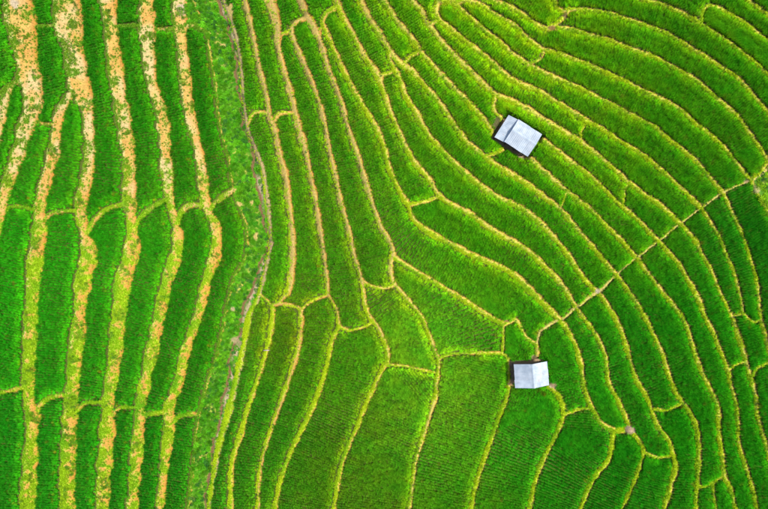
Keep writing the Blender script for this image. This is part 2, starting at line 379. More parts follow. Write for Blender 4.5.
def plain_mat(name, c, rough=0.8, var=0.25, scale=8.0, metal=0.0, stretch=(1, 1, 1), c2=None):
    m, nt, out = new_mat(name); N = nt.nodes.new; K = nt.links.new
    tc = N('ShaderNodeTexCoord'); mp = N('ShaderNodeMapping'); mp.inputs['Scale'].default_value = stretch
    n = N('ShaderNodeTexNoise'); n.inputs['Scale'].default_value = scale; n.inputs['Detail'].default_value = 6
    K(tc.outputs['Object'], mp.inputs[0]); K(mp.outputs[0], n.inputs['Vector'])
    cr = N('ShaderNodeValToRGB'); cr.color_ramp.elements[0].position = 0.3; cr.color_ramp.elements[1].position = 0.72
    a = c2 if c2 else tuple(x * (1 - var) for x in c)
    cr.color_ramp.elements[0].color = (*a, 1); cr.color_ramp.elements[1].color = (*c, 1)
    K(n.outputs['Fac'], cr.inputs[0])
    b = N('ShaderNodeBsdfPrincipled'); b.inputs['Roughness'].default_value = rough; b.inputs['Metallic'].default_value = metal
    K(cr.outputs[0], b.inputs['Base Color']); K(b.outputs[0], out.inputs[0])
    return m
def roof_mat():
    m, nt, out = new_mat('galvanised_sheet'); N = nt.nodes.new; K = nt.links.new
    oi = N('ShaderNodeObjectInfo'); tc = N('ShaderNodeTexCoord'); n = N('ShaderNodeTexNoise'); n.inputs['Scale'].default_value = 1.8; n.inputs['Detail'].default_value = 7
    r = N('ShaderNodeTexNoise'); r.inputs['Scale'].default_value = 2.6; r.inputs['Detail'].default_value = 8
    K(tc.outputs['Object'], n.inputs['Vector']); K(tc.outputs['Object'], r.inputs['Vector'])
    cr = N('ShaderNodeValToRGB'); cr.color_ramp.elements[0].position = .32; cr.color_ramp.elements[1].position = .68
    cr.color_ramp.elements[0].color = (.135, .165, .195, 1); cr.color_ramp.elements[1].color = (.215, .242, .268, 1); K(n.outputs['Fac'], cr.inputs[0])
    mr = N('ShaderNodeMapRange'); mr.inputs[3].default_value = .82; mr.inputs[4].default_value = 1.05; K(oi.outputs['Random'], mr.inputs[0])
    hs = N('ShaderNodeHueSaturation'); K(mr.outputs[0], hs.inputs['Value']); K(cr.outputs[0], hs.inputs['Color'])
    rr = N('ShaderNodeMapRange'); rr.inputs[1].default_value = .62; rr.inputs[2].default_value = .75; rr.inputs[4].default_value = .45; K(r.outputs['Fac'], rr.inputs[0])
    mx = N('ShaderNodeMixRGB'); mx.inputs['Color2'].default_value = (.15, .085, .05, 1); K(rr.outputs[0], mx.inputs['Fac']); K(hs.outputs[0], mx.inputs['Color1'])
    b = N('ShaderNodeBsdfPrincipled'); b.inputs['Roughness'].default_value = .5; K(mx.outputs[0], b.inputs['Base Color']); K(b.outputs[0], out.inputs[0])
    return m
M = dict(rice=leaf_mat('rice_leaf'), grass=leaf_mat('bank_grass_leaf', 0.16, 0.25), weed=leaf_mat('weed_leaf'),
         earth=earth_mat('bank_earth'), mud=earth_mat('paddy_mud', 0.3),
         roof=roof_mat(),
         timber=plain_mat('weathered_timber', (0.085, 0.058, 0.038), 0.85, 0.5, 5.0, 0, (1, 1, 6)),
         bamboo=plain_mat('bamboo', (0.36, 0.27, 0.13), 0.6, 0.35, 6.0),
         straw=plain_mat('dry_straw', (0.28, 0.20, 0.11), 0.9, 0.5, 9.0),
         pipe=plain_mat('plastic_pipe', (0.24, 0.18, 0.18), 0.5, 0.12, 4.0),
         rope=plain_mat('stone', (0.42, 0.38, 0.33), 0.9, 0.4, 6.0),
         hill=plain_mat('far_field', (0.05, 0.13, 0.012), 0.95, 0.5, 0.12))

# ------------------------------------------------------------------ object helpers
def link(o, parent=None):
    col.objects.link(o)
    if parent: o.parent = parent
    return o
def tag(o, label=None, cat=None, group=None, kind=None):
    for k, v in (('label', label), ('category', cat), ('group', group), ('kind', kind)):
        if v: o[k] = v
    return o
def empty(name, loc):
    o = bpy.data.objects.new(name, None); o.location = loc; o.empty_display_size = 0.3; return link(o)
def np_mesh(name, V, Q, cols=None, mat=None, smooth=True):
    me = bpy.data.meshes.new(name); V = np.asarray(V, np.float32)
    me.vertices.add(len(V)); me.vertices.foreach_set('co', V.ravel())
    if Q is not None and len(Q):
        n = Q.shape[1]; me.loops.add(Q.size); me.loops.foreach_set('vertex_index', Q.ravel().astype(np.int32))
        me.polygons.add(len(Q)); me.polygons.foreach_set('loop_start', np.arange(0, Q.size, n, dtype=np.int32))
        me.polygons.foreach_set('loop_total', np.full(len(Q), n, np.int32))
        if smooth: me.polygons.foreach_set('use_smooth', np.ones(len(Q), bool))
    if cols is not None:
        a = me.attributes.new('Col', 'FLOAT_COLOR', 'POINT'); a.data.foreach_set('color', np.hstack([cols, np.ones((len(cols), 1))]).astype(np.float32).ravel())
    if mat: me.materials.append(mat)
    me.update(calc_edges=True)
    return me
def pymesh(name, V, Fc, mat, parent, smooth=False, loc=None, rot=None):
    me = bpy.data.meshes.new(name); me.from_pydata([tuple(v) for v in V], [], Fc); me.materials.append(mat)
    if smooth:
        for p in me.polygons: p.use_smooth = True
    o = bpy.data.objects.new(name, me)
    if loc is not None: o.location = loc
    if rot is not None: o.rotation_euler = rot
    return link(o, parent)

# ------------------------------------------------------------------ plants: one tuft of each, then the scatter
def blades(n, h, r, wd, seed, droop=0.5, segs=3, r0=0.03):
    rd = random.Random(seed); V = []; Fc = []
    for i in range(n):
        a = 2 * math.pi * (i + rd.random()) / n * 1.0 + rd.random() * 0.6
        hh = h * rd.uniform(0.7, 1.15); rr = r * rd.uniform(0.45, 1.15); dr = droop * rd.uniform(0.5, 1.3)
        d = Vector((math.cos(a), math.sin(a), 0)); s = Vector((-d.y, d.x, 0))
        tw = rd.uniform(-0.5, 0.5); b0 = d * (r0 * rd.random())
        base = len(V)
        for k in range(segs):
            t = k / segs
            p = b0 + d * rr * (t ** 1.5) + Vector((0, 0, hh * (t * (1 + dr) - dr * t * t)))
            q = (s + Vector((0, 0, tw * 0.4))) * wd * (0.55 + 0.6 * t if t < 0.5 else 0.9 * (1.25 - t))
            V += [p - q, p + q]
        p = b0 + d * rr + Vector((0, 0, hh * (1 - 0.0 * dr)))
        V.append(p)
        for k in range(segs - 1): Fc.append((base + 2 * k, base + 2 * k + 1, base + 2 * k + 3, base + 2 * k + 2))
        Fc.append((base + 2 * segs - 2, base + 2 * segs - 1, base + 2 * segs))
    return V, Fc
def leaf_dome(n, r, h, sz, seed):
    rd = random.Random(seed); V = []; Fc = []
    for i in range(n):
        a = rd.random() * 2 * math.pi; t = rd.random() ** 0.6; e = rd.random()
        c = Vector((math.cos(a) * r * t, math.sin(a) * r * t, h * (1 - t * t) * (0.35 + 0.65 * e) + 0.02))
        d = Vector((math.cos(a + rd.uniform(-1, 1)), math.sin(a + rd.uniform(-1, 1)), rd.uniform(-0.3, 0.7))).normalized()
        s = d.cross(Vector((rd.uniform(-0.5, 0.5), rd.uniform(-0.5, 0.5), 1))).normalized(); l = sz * rd.uniform(0.6, 1.3)
        b = len(V)
        V += [c, c + d * l * 0.5 + s * l * 0.28, c + d * l, c + d * l * 0.5 - s * l * 0.28]; Fc.append((b, b + 1, b + 2, b + 3))
    return V, Fc
def proto(name, VF, mat):
    me = bpy.data.meshes.new(name); me.from_pydata([tuple(v) for v in VF[0]], [], VF[1]); me.materials.append(mat); me.update()
    return bpy.data.objects.new(name, me)
def scatter_group(name, ob):
    ng = bpy.data.node_groups.new(name, 'GeometryNodeTree')
    ng.interface.new_socket('Geometry', in_out='INPUT', socket_type='NodeSocketGeometry'); ng.interface.new_socket('Geometry', in_out='OUTPUT', socket_type='NodeSocketGeometry')
    N = ng.nodes.new; K = ng.links.new
    gi = N('NodeGroupInput'); go = N('NodeGroupOutput'); ip = N('GeometryNodeInstanceOnPoints'); oi = N('GeometryNodeObjectInfo'); oi.inputs['Object'].default_value = ob
    oi.inputs['As Instance'].default_value = False
    a = N('GeometryNodeInputNamedAttribute'); a.data_type = 'FLOAT_VECTOR'; a.inputs['Name'].default_value = 'turn'
    b = N('GeometryNodeInputNamedAttribute'); b.data_type = 'FLOAT'; b.inputs['Name'].default_value = 'size'
    K(gi.outputs[0], ip.inputs['Points']); K(oi.outputs['Geometry'], ip.inputs['Instance'])
    K(a.outputs['Attribute'], ip.inputs['Rotation']); K(b.outputs['Attribute'], ip.inputs['Scale']); K(ip.outputs[0], go.inputs[0])
    return ng
SC = dict(rice=scatter_group('rice_scatter', proto('rice_tuft', blades(22, 0.38, 0.20, 0.019, 3, 0.5), M['rice'])),
          grass=scatter_group('grass_scatter', proto('grass_tuft', blades(20, 0.10, 0.115, 0.013, 5, 0.6, 2), M['grass'])),
          weed=scatter_group('weed_scatter', proto('weed_clump', leaf_dome(90, 0.42, 0.42, 0.17, 9), M['weed'])),
          straw=scatter_group('straw_scatter', proto('straw_wisp', blades(10, 0.06, 0.26, 0.010, 6, 0.9, 2, 0.1), M['grass'])))
def scatter(name, kind, P, turn, size, tint, parent=None, base=(0, 0, 0)):
    me = np_mesh(name, P - np.array(base), None)
    n = len(P)
    a = me.attributes.new('turn', 'FLOAT_VECTOR', 'POINT'); a.data.foreach_set('vector', np.asarray(turn, np.float32).ravel())
    a = me.attributes.new('size', 'FLOAT', 'POINT'); a.data.foreach_set('value', np.asarray(size, np.float32))
    a = me.attributes.new('tint', 'FLOAT_COLOR', 'POINT'); a.data.foreach_set('color', np.hstack([tint, np.ones((n, 1))]).astype(np.float32).ravel())
    o = bpy.data.objects.new(name, me); link(o, parent)
    if parent is None: o.location = base
    md = o.modifiers.new('scatter', 'NODES'); md.node_group = SC[kind]
    o['kind'] = 'stuff'
    return o

# ------------------------------------------------------------------ colours of ground and crops (albedo, with some edge light and shade painted in)
def lerp(a, b, t): return a * (1 - t)[..., None] + b * t[..., None]
C = lambda *v: np.array(v, float)
SOIL, STRAW, ORANGE, GRASS, LUSH, PALE = C(.230, .122, .026), C(.235, .152, .036), C(.19, .075, .005), C(.215, .32, .004), C(.095, .25, .004), C(.235, .180, .078)
bare_of = {'path': 0.72, 'r6b': 0.02, 'r7b': 0.12, 'r3b': 0.06, 'r1b': 0.16, 'r4b': 0.15, 'r2b': 0.45, 'r35': 0.30, 'fan': 0.38, 'weedEdge': 0.05, 'gullyEdge': 0.62,
           'q2': 0.5, 'q4': 0.6, 's1': 0.25, 's3': 0.3, 'n1a': .45, 'n1b': .55, 'n2': .6, 'n3': .3, 'n5': .6, 'n6': .5, 'q3': .35, 'q1': .4, 'saddle': .25, 'r7': .48, 'r7p': .42, 'r6': .42, 'r5': .55, 'r5a': .40, 'r5b': .40, 'r4': .42, 'r8': .4}
BARE = np.array([bare_of.get(n, 0.38) for n in nm_of])
WESTL = np.array([n.startswith(('bank', 'cross', 'tier', 'mid', 'low', 'top')) for n in nm_of])
NARROWW = np.array([n.startswith(('cross', 'tier', 'mid', 'low', 'top')) for n in nm_of])
def bank_look(x, y, ln_id, e, seed=21):
    """colour of bank ground (painted edge shade included), grass cover and grass tint; e = -1 west edge .. +1 east edge"""
    wst = WESTL[ln_id]
    bw = np.interp(y, [0, 120, 200, 250, 300, 400, 509], [.95, .88, .80, .64, .54, .53, .48])
    bw = np.where(NARROWW[ln_id], 0.25, bw)
    be = BARE[ln_id] + np.clip((420 - x) / 420, 0, 1) * np.clip((330 - y) / 200, 0, 1) * 0.42
    be = be + np.where(nm_tan[ln_id], 0.42 * np.clip((305 - y) / 40, 0, 1), 0) - 0.15 * np.clip((x - 540) / 60, 0, 1) * np.where(nm_path[ln_id], 0, 1)
    be = be - np.where(nm_gul[ln_id], np.clip((y - 285) / 25, 0, 1) * 0.62, 0)
    be = be - np.clip((y - 330) / 150, 0, 1) * np.clip((x - 560) / 40, 0, 1) * 0.1
    bare = np.where(wst, bw, be)
    n = fbm(x, y, 9, seed) * 0.62 + fbm(x, y, 2.6, seed + 7, 2) * 0.38
    n = np.clip((n - 0.5) * 2.6 + 0.5, 0, 1)
    amp = np.where(wst, 1.12, 0.5)
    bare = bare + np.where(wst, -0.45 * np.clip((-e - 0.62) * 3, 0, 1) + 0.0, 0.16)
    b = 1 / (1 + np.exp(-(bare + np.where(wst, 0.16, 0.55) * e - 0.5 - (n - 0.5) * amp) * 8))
    B3 = lambda c: np.broadcast_to(c, b.shape + (3,))
    t = fbm(x, y, 13, seed + 3)
    soil = lerp(B3(SOIL), B3(STRAW), np.clip((t - 0.35) * 3, 0, 1))
    soil = lerp(soil, B3(C(.265, .245, .040)), np.where(wst, 0.0, 0.75 * np.clip((x - 300) / 100, 0.2, 1)))
    soil = lerp(soil, B3(PALE), np.where(nm_path[ln_id], 0.35, np.where(wst, np.clip((fbm(x, y, 21, seed + 5) - .45) * 4, 0, .9) * np.clip((230 - y) / 60, 0, 1), 0.0)))
    soil = lerp(soil, B3(ORANGE), np.clip((e - np.where(wst, 0.45, 0.45)) * 1.8, 0, 0.75) * np.where(nm_path[ln_id], 0, 1))  # orange east edge: bare soil with the rice's shade painted in
    soil = lerp(soil, B3(C(.235, .175, .05)), np.where(nm_tan[ln_id] & (e < 0.4), 0.6, 0.0))
    soil = lerp(soil, B3(C(.190, .145, .066)), np.where(nm_gul[ln_id], 0.8, 0.0))
    soil = lerp(soil, B3(C(.25, .215, .09)), np.where(wst & (e < -0.7) & ~NARROWW[ln_id], 0.6, 0.0))
    gt = fbm(x, y, 16, seed + 9)
    gr = lerp(B3(GRASS), B3(LUSH), np.clip((gt - 0.45) * 2.0 - e * 0.25 + np.where(wst, 0.1, 0), 0, 0.9))
    gr = gr * np.where(wst[..., None], C(.74, .86, 1), C(1.2, 1.12, 1))
    soil = lerp(soil, B3(C(.215, .105, .012)), np.where(wst, np.clip((y - 200) / 60, 0, 1) * np.clip(.45 + e * .6, 0, .75), 0.0))  # lower west banks: orange soil and painted shade grow eastward
    gr = lerp(gr, B3(C(.06, .15, .006)), np.where(wst, np.clip((230 - y) / 90, 0, 1) * 0.8, 0.0))
    gr = lerp(gr, B3(C(.05, .15, .005)), np.where(nm_weed[ln_id], 0.9, 0.0))  # shadow line beside the gully weeds, painted as dark grass
    return lerp(gr * 0.85, soil, b), 1 - b, gr
nm_gul = np.array([n == 'gullyEdge' for n in nm_of])
nm_tan = np.array([n in ('r1', 'r2', 'r25', 'r3') for n in nm_of])
nm_weed = np.array([n in ('weedEdge',) for n in nm_of])
nm_path = np.array([n in ('path',) for n in nm_of])

RICE_AT = [  # (x, y, albedo) surveyed crop colour
    (10,50,(.022,.120,.004)),(60,80,(.020,.115,.004)),(100,120,(.030,.135,.004)),(150,100,(.022,.120,.004)),(200,100,(.022,.110,.004)),
    (60,300,(.020,.130,.004)),(15,300,(.020,.150,.004)),(150,300,(.020,.120,.004)),(200,320,(.022,.115,.004)),(50,460,(.014,.115,.005)),(150,460,(.014,.110,.005)),(12,450,(.014,.120,.005)),
    (260,60,(.030,.115,.004)),(300,200,(.042,.120,.005)),(360,120,(.040,.120,.005)),(340,240,(.046,.118,.006)),(270,240,(.030,.125,.005)),
    (245,400,(.018,.110,.006)),(285,340,(.060,.110,.006)),(280,430,(.022,.105,.006)),(330,360,(.045,.125,.005)),(330,440,(.050,.112,.006)),(400,320,(.070,.125,.006)),(395,400,(.066,.118,.006)),(380,480,(.052,.112,.006)),
    (455,320,(.052,.128,.006)),(455,400,(.064,.122,.006)),(440,480,(.040,.118,.005)),(520,430,(.018,.125,.006)),(560,470,(.014,.120,.006)),(530,340,(.024,.125,.005)),
    (430,200,(.040,.135,.005)),(480,260,(.046,.135,.004)),(440,60,(.052,.150,.004)),(520,60,(.056,.155,.004)),(600,90,(.058,.150,.004)),(540,20,(.060,.150,.004)),
    (700,40,(.040,.130,.004)),(740,90,(.030,.125,.004)),(690,140,(.030,.125,.004)),(600,170,(.052,.150,.004)),(560,240,(.034,.145,.004)),(640,230,(.030,.135,.005)),
    (740,240,(.012,.105,.006)),(700,320,(.014,.122,.005)),(640,340,(.014,.120,.006)),(590,360,(.016,.130,.006)),(690,450,(.014,.128,.005)),(620,480,(.012,.115,.006)),(750,430,(.014,.120,.005))]
RAX = np.array([r[0] for r in RICE_AT], float); RAY = np.array([r[1] for r in RICE_AT], float); RAC = np.array([r[2] for r in RICE_AT])
def rice_tint(x, y):
    w = 1 / (30.0**2 + (x[:, None] - RAX)**2 + (y[:, None] - RAY)**2) ** 2
    c = (w[..., None] * RAC).sum(1) / w.sum(1)[:, None]
    n = fbm(x, y, 26, 77, 4)
    c = c * (0.86 + 0.28 * n)[:, None] * np.array([1.22, 1.62, 0.55])
    wf = np.clip((250 - x) / 20, 0, 1)[:, None]; c = c * (1 - wf * np.array([0.45, 0.20, 0]))
    cf = np.exp(-((x - 430) / 70)**2 - ((y - 370) / 110)**2)[:, None]; c = c * (1 + cf * np.array([0.35, 0.58, 1.2]))
    uf = np.exp(-((x - 470) / 90)**2 - ((y - 40) / 70)**2)[:, None]; c = c * (1 + uf * np.array([0.35, 0.12, 0]))
    c[:, 0] *= 0.55 + 0.9 * fbm(x, y, 9, 78, 3)
    c *= (0.86 + 0.30 * fbm(x, y, 4.5, 79, 2))[:, None]
    sp = np.clip((fbm(x, y, 3.2, 80, 2) - 0.74) * 4, 0, 1)[:, None]; c = c * (1 - sp) + np.array([.085, .10, .006]) * sp * 1.2
    return c

# ------------------------------------------------------------------ huts: sites first, so that the crop leaves room
class Site: pass
def site(cx, cy, ridge_dir, roof_h, zg):
    s = Site(); s.zg = zg; s.c = unproject(cx, cy, zg + roof_h); s.c.z = zg
    s.yaw = math.atan2(-ridge_dir[1], ridge_dir[0]); return s
H1 = site(523.6, 137.5, (23.3, 14.9), 2.3, 2.82)
H2 = site(532.4, 375.6, (2.1, 23.4), 2.4, 1.55)
def in_site(s, wx, wy, x0, x1, y0, y1):
    dx, dy = wx - s.c.x, wy - s.c.y; c_, s_ = math.cos(s.yaw), math.sin(s.yaw)
    a = dx * c_ + dy * s_; b = -dx * s_ + dy * c_
    return (a > x0) & (a < x1) & (b > y0) & (b < y1), a, b
WX, WY = W(PX, PY)
PAD = np.zeros((NY, NX), bool)
for s, bx in ((H1, (-2.9, 1.6, -1.5, 1.5)), (H2, (-1.35, 1.35, -1.95, 1.95))):
    inside, a, b = in_site(s, WX, WY, *bx)
    d = np.maximum(np.maximum(bx[0] - a, a - bx[1]), np.maximum(bx[2] - b, b - bx[3]))
    t = np.clip(1 - d / 0.5, 0, 1); Z = Z * (1 - t) + s.zg * t
    PAD |= d < 0.12
# bare, muddy or dark spots: (x, y, rx, ry, albedo, keep rice out)
SPOTS = [(496,122,4,8,C(.045,.042,.014)), (756,189,4,4,C(.19,.165,.06)), (746,181,2.5,2.5,C(.17,.12,.06)), (597,291,2.6,2.6,C(.185,.15,.10)), (553,385,4,3,C(0.260,0.210,0.150)),
         (512,384,3.5,4.5,C(0.275,0.180,0.060)), (552,28,5,2.2,C(0.080,0.040,0.015)), (565,17,2.2,5,C(0.060,0.040,0.015)), (534,357,5,3,C(.14,.11,.05)),
         (182,10,4.5,7,C(.17,.135,.085)), (15,4,5,5,C(.19,.155,.10)), (629,429,5,4,C(0.250,0.190,0.130)), (508,321,3.5,1.6,C(0.125,0.065,0.025)), (541,55,1.4,4,C(0.070,0.045,0.015)),
         (240,204,4,3,C(.20,.15,.045)), (251,203,3,3,C(.20,.15,.045)), (255,236,3,4,C(.20,.15,.045)), (231,10,3,7,C(.20,.15,.045)), (222,44,3,2,C(.20,.15,.045)),(232,309,3,3,C(0.150,0.126,0.060)),(236,341,5,4,C(0.147,0.119,0.056))]

# ------------------------------------------------------------------ ground colours on the grid
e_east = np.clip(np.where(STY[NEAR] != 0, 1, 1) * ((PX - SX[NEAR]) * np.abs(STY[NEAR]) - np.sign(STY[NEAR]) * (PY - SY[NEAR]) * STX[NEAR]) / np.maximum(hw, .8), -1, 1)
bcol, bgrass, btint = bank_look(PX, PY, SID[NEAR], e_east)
mud = np.broadcast_to(C(.034, .046, .005), (NY, NX, 3)) * (0.7 + 0.6 * fbm(PX, PY, 9, 41))[..., None]
wildc = lerp(np.broadcast_to(C(.04, .11, .005), (NY, NX, 3)), np.broadcast_to(C(.17, .17, .025), (NY, NX, 3)), np.clip((fbm(PX, PY, 9, 55) - .56) * 5, 0, 1))
# gully: grey-brown cut with a trodden pale shoulder on its east side
wildc = lerp(wildc, np.broadcast_to(C(.235, .18, .10), (NY, NX, 3)), np.clip(1.5 - np.abs(PX - GXC - 4) / 2.6, 0, 1) * np.clip((fbm(PX, PY, 14, 57) - .28) * 4, 0, 1))
wildc = lerp(wildc, np.broadcast_to(C(.085, .050, .020), (NY, NX, 3)), np.clip(2.0 - gd / 1.0, 0, 1))
iswild = np.isin(NLAB, list(WILD)) & (lab == NLAB)
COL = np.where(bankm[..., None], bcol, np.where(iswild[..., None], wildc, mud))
gsh = np.clip(1.6 - gd / 1.2, 0, 1) * (np.isin(NLAB, [BAND]) | (np.array(nm_of)[SID[NEAR]] == 'gullyEdge'))
COL = lerp(COL, np.broadcast_to(C(.085, .050, .020), (NY, NX, 3)), gsh)
NORICE = PAD.copy()
for (x, y, rx, ry, c) in SPOTS:
    q = np.hypot((PX - x) / rx, (PY - y) / ry) + 1.1 * (fbm(PX, PY, 4, 91) - 0.5)
    t = np.clip((1.15 - q) * 2.2, 0, 0.92); COL = lerp(COL, np.broadcast_to(c, (NY, NX, 3)), t); NORICE |= q < 0.95
COL = lerp(COL, np.broadcast_to(C(.15, .11, .06), (NY, NX, 3)), PAD * 1.0)

# ------------------------------------------------------------------ terraces: soil beds and bunds
snap = (np.abs(F) < 0.5 * STEP)
dxs, dys = PX - SX[NEAR], PY - SY[NEAR]; dd = np.maximum(np.hypot(dxs, dys), 1e-3)
VX = PX - np.where(snap, F * dxs / dd, 0); VY = PY - np.where(snap, F * dys / dd, 0)
wx, wy = W(VX, VY)
VERT = np.stack([wx, wy, Z], -1).reshape(-1, 3)
COLF = COL.reshape(-1, 3)
fm = 0.25 * (F[:-1, :-1] + F[1:, :-1] + F[:-1, 1:] + F[1:, 1:])
own_c = OWN[:-1, :-1]; nl_c = NLAB[:-1, :-1]; id_c = SID[NEAR][:-1, :-1]
isb = (fm <= 0) | (lab[:-1, :-1] < 0) & (fm < 0.6)
key = np.where(isb, own_c * 1000 + 1 + id_c, nl_c * 1000)
def comp_label(K):
    par = []
    def fd(a):
        while par[a] != a:
            par[a] = par[par[a]]; a = par[a]
        return a
    out = np.empty(K.shape, np.int32); pr = []
    for j in range(K.shape[0]):
        ch = np.nonzero(np.diff(K[j]))[0] + 1; st_ = [0] + ch.tolist(); en_ = ch.tolist() + [K.shape[1]]; cu = []; p = 0
        kr = K[j]
        for a, b in zip(st_, en_):
            r_ = len(par); par.append(r_); v = kr[a]
            while p < len(pr) and pr[p][1] <= a: p += 1
            q = p
            while q < len(pr) and pr[q][0] < b:
                if pr[q][3] == v:
                    x, y = fd(pr[q][2]), fd(r_)
                    if x != y: par[max(x, y)] = min(x, y)
                q += 1
            cu.append((a, b, r_, v)); out[j, a:b] = r_
        pr = cu
    return np.array([fd(i) for i in range(len(par))])[out]
for _ in range(4):
    cl = comp_label(key); cnt_ = np.bincount(cl.ravel()); small = cnt_[cl] < 40
    if not small.any(): break
    k2_ = key.copy()
    for sh_ in ((0, 1), (1, 0), (0, -1), (-1, 0)):
        nb = np.roll(key, sh_, (0, 1)); nbs = np.roll(small, sh_, (0, 1)); m_ = small & ~nbs; k2_[m_] = nb[m_]; small = small & ~m_
    key = k2_
cl = comp_label(key)
ii = (np.arange(NY - 1)[:, None] * NX + np.arange(NX - 1)[None, :])
QU = np.stack([ii + NX, ii + NX + 1, ii + 1, ii], -1).reshape(-1, 4)
ky = key.ravel(); clr = cl.ravel(); order = np.argsort(clr, kind='stable'); ks = clr[order]
cut = np.nonzero(np.diff(ks))[0] + 1
groups = [(int(ky[order[g_[0]]]), g_) for g_ in np.split(np.arange(len(ks)), cut)]
cent = {}
inf = (PX > -4) & (PX < 772) & (PY > -4) & (PY < 513)
for r in range(NR):
    sel = (lab == r) & inf
    if not sel.any(): sel = lab == r
    yy, xx = np.nonzero(sel)
    a = int(np.argmin((xx - xx.mean())**2 + (yy - yy.mean())**2))
    cent[r] = (gx[xx[a]], gy[yy[a]], int(((lab == r) & inf).sum() * STEP**2))
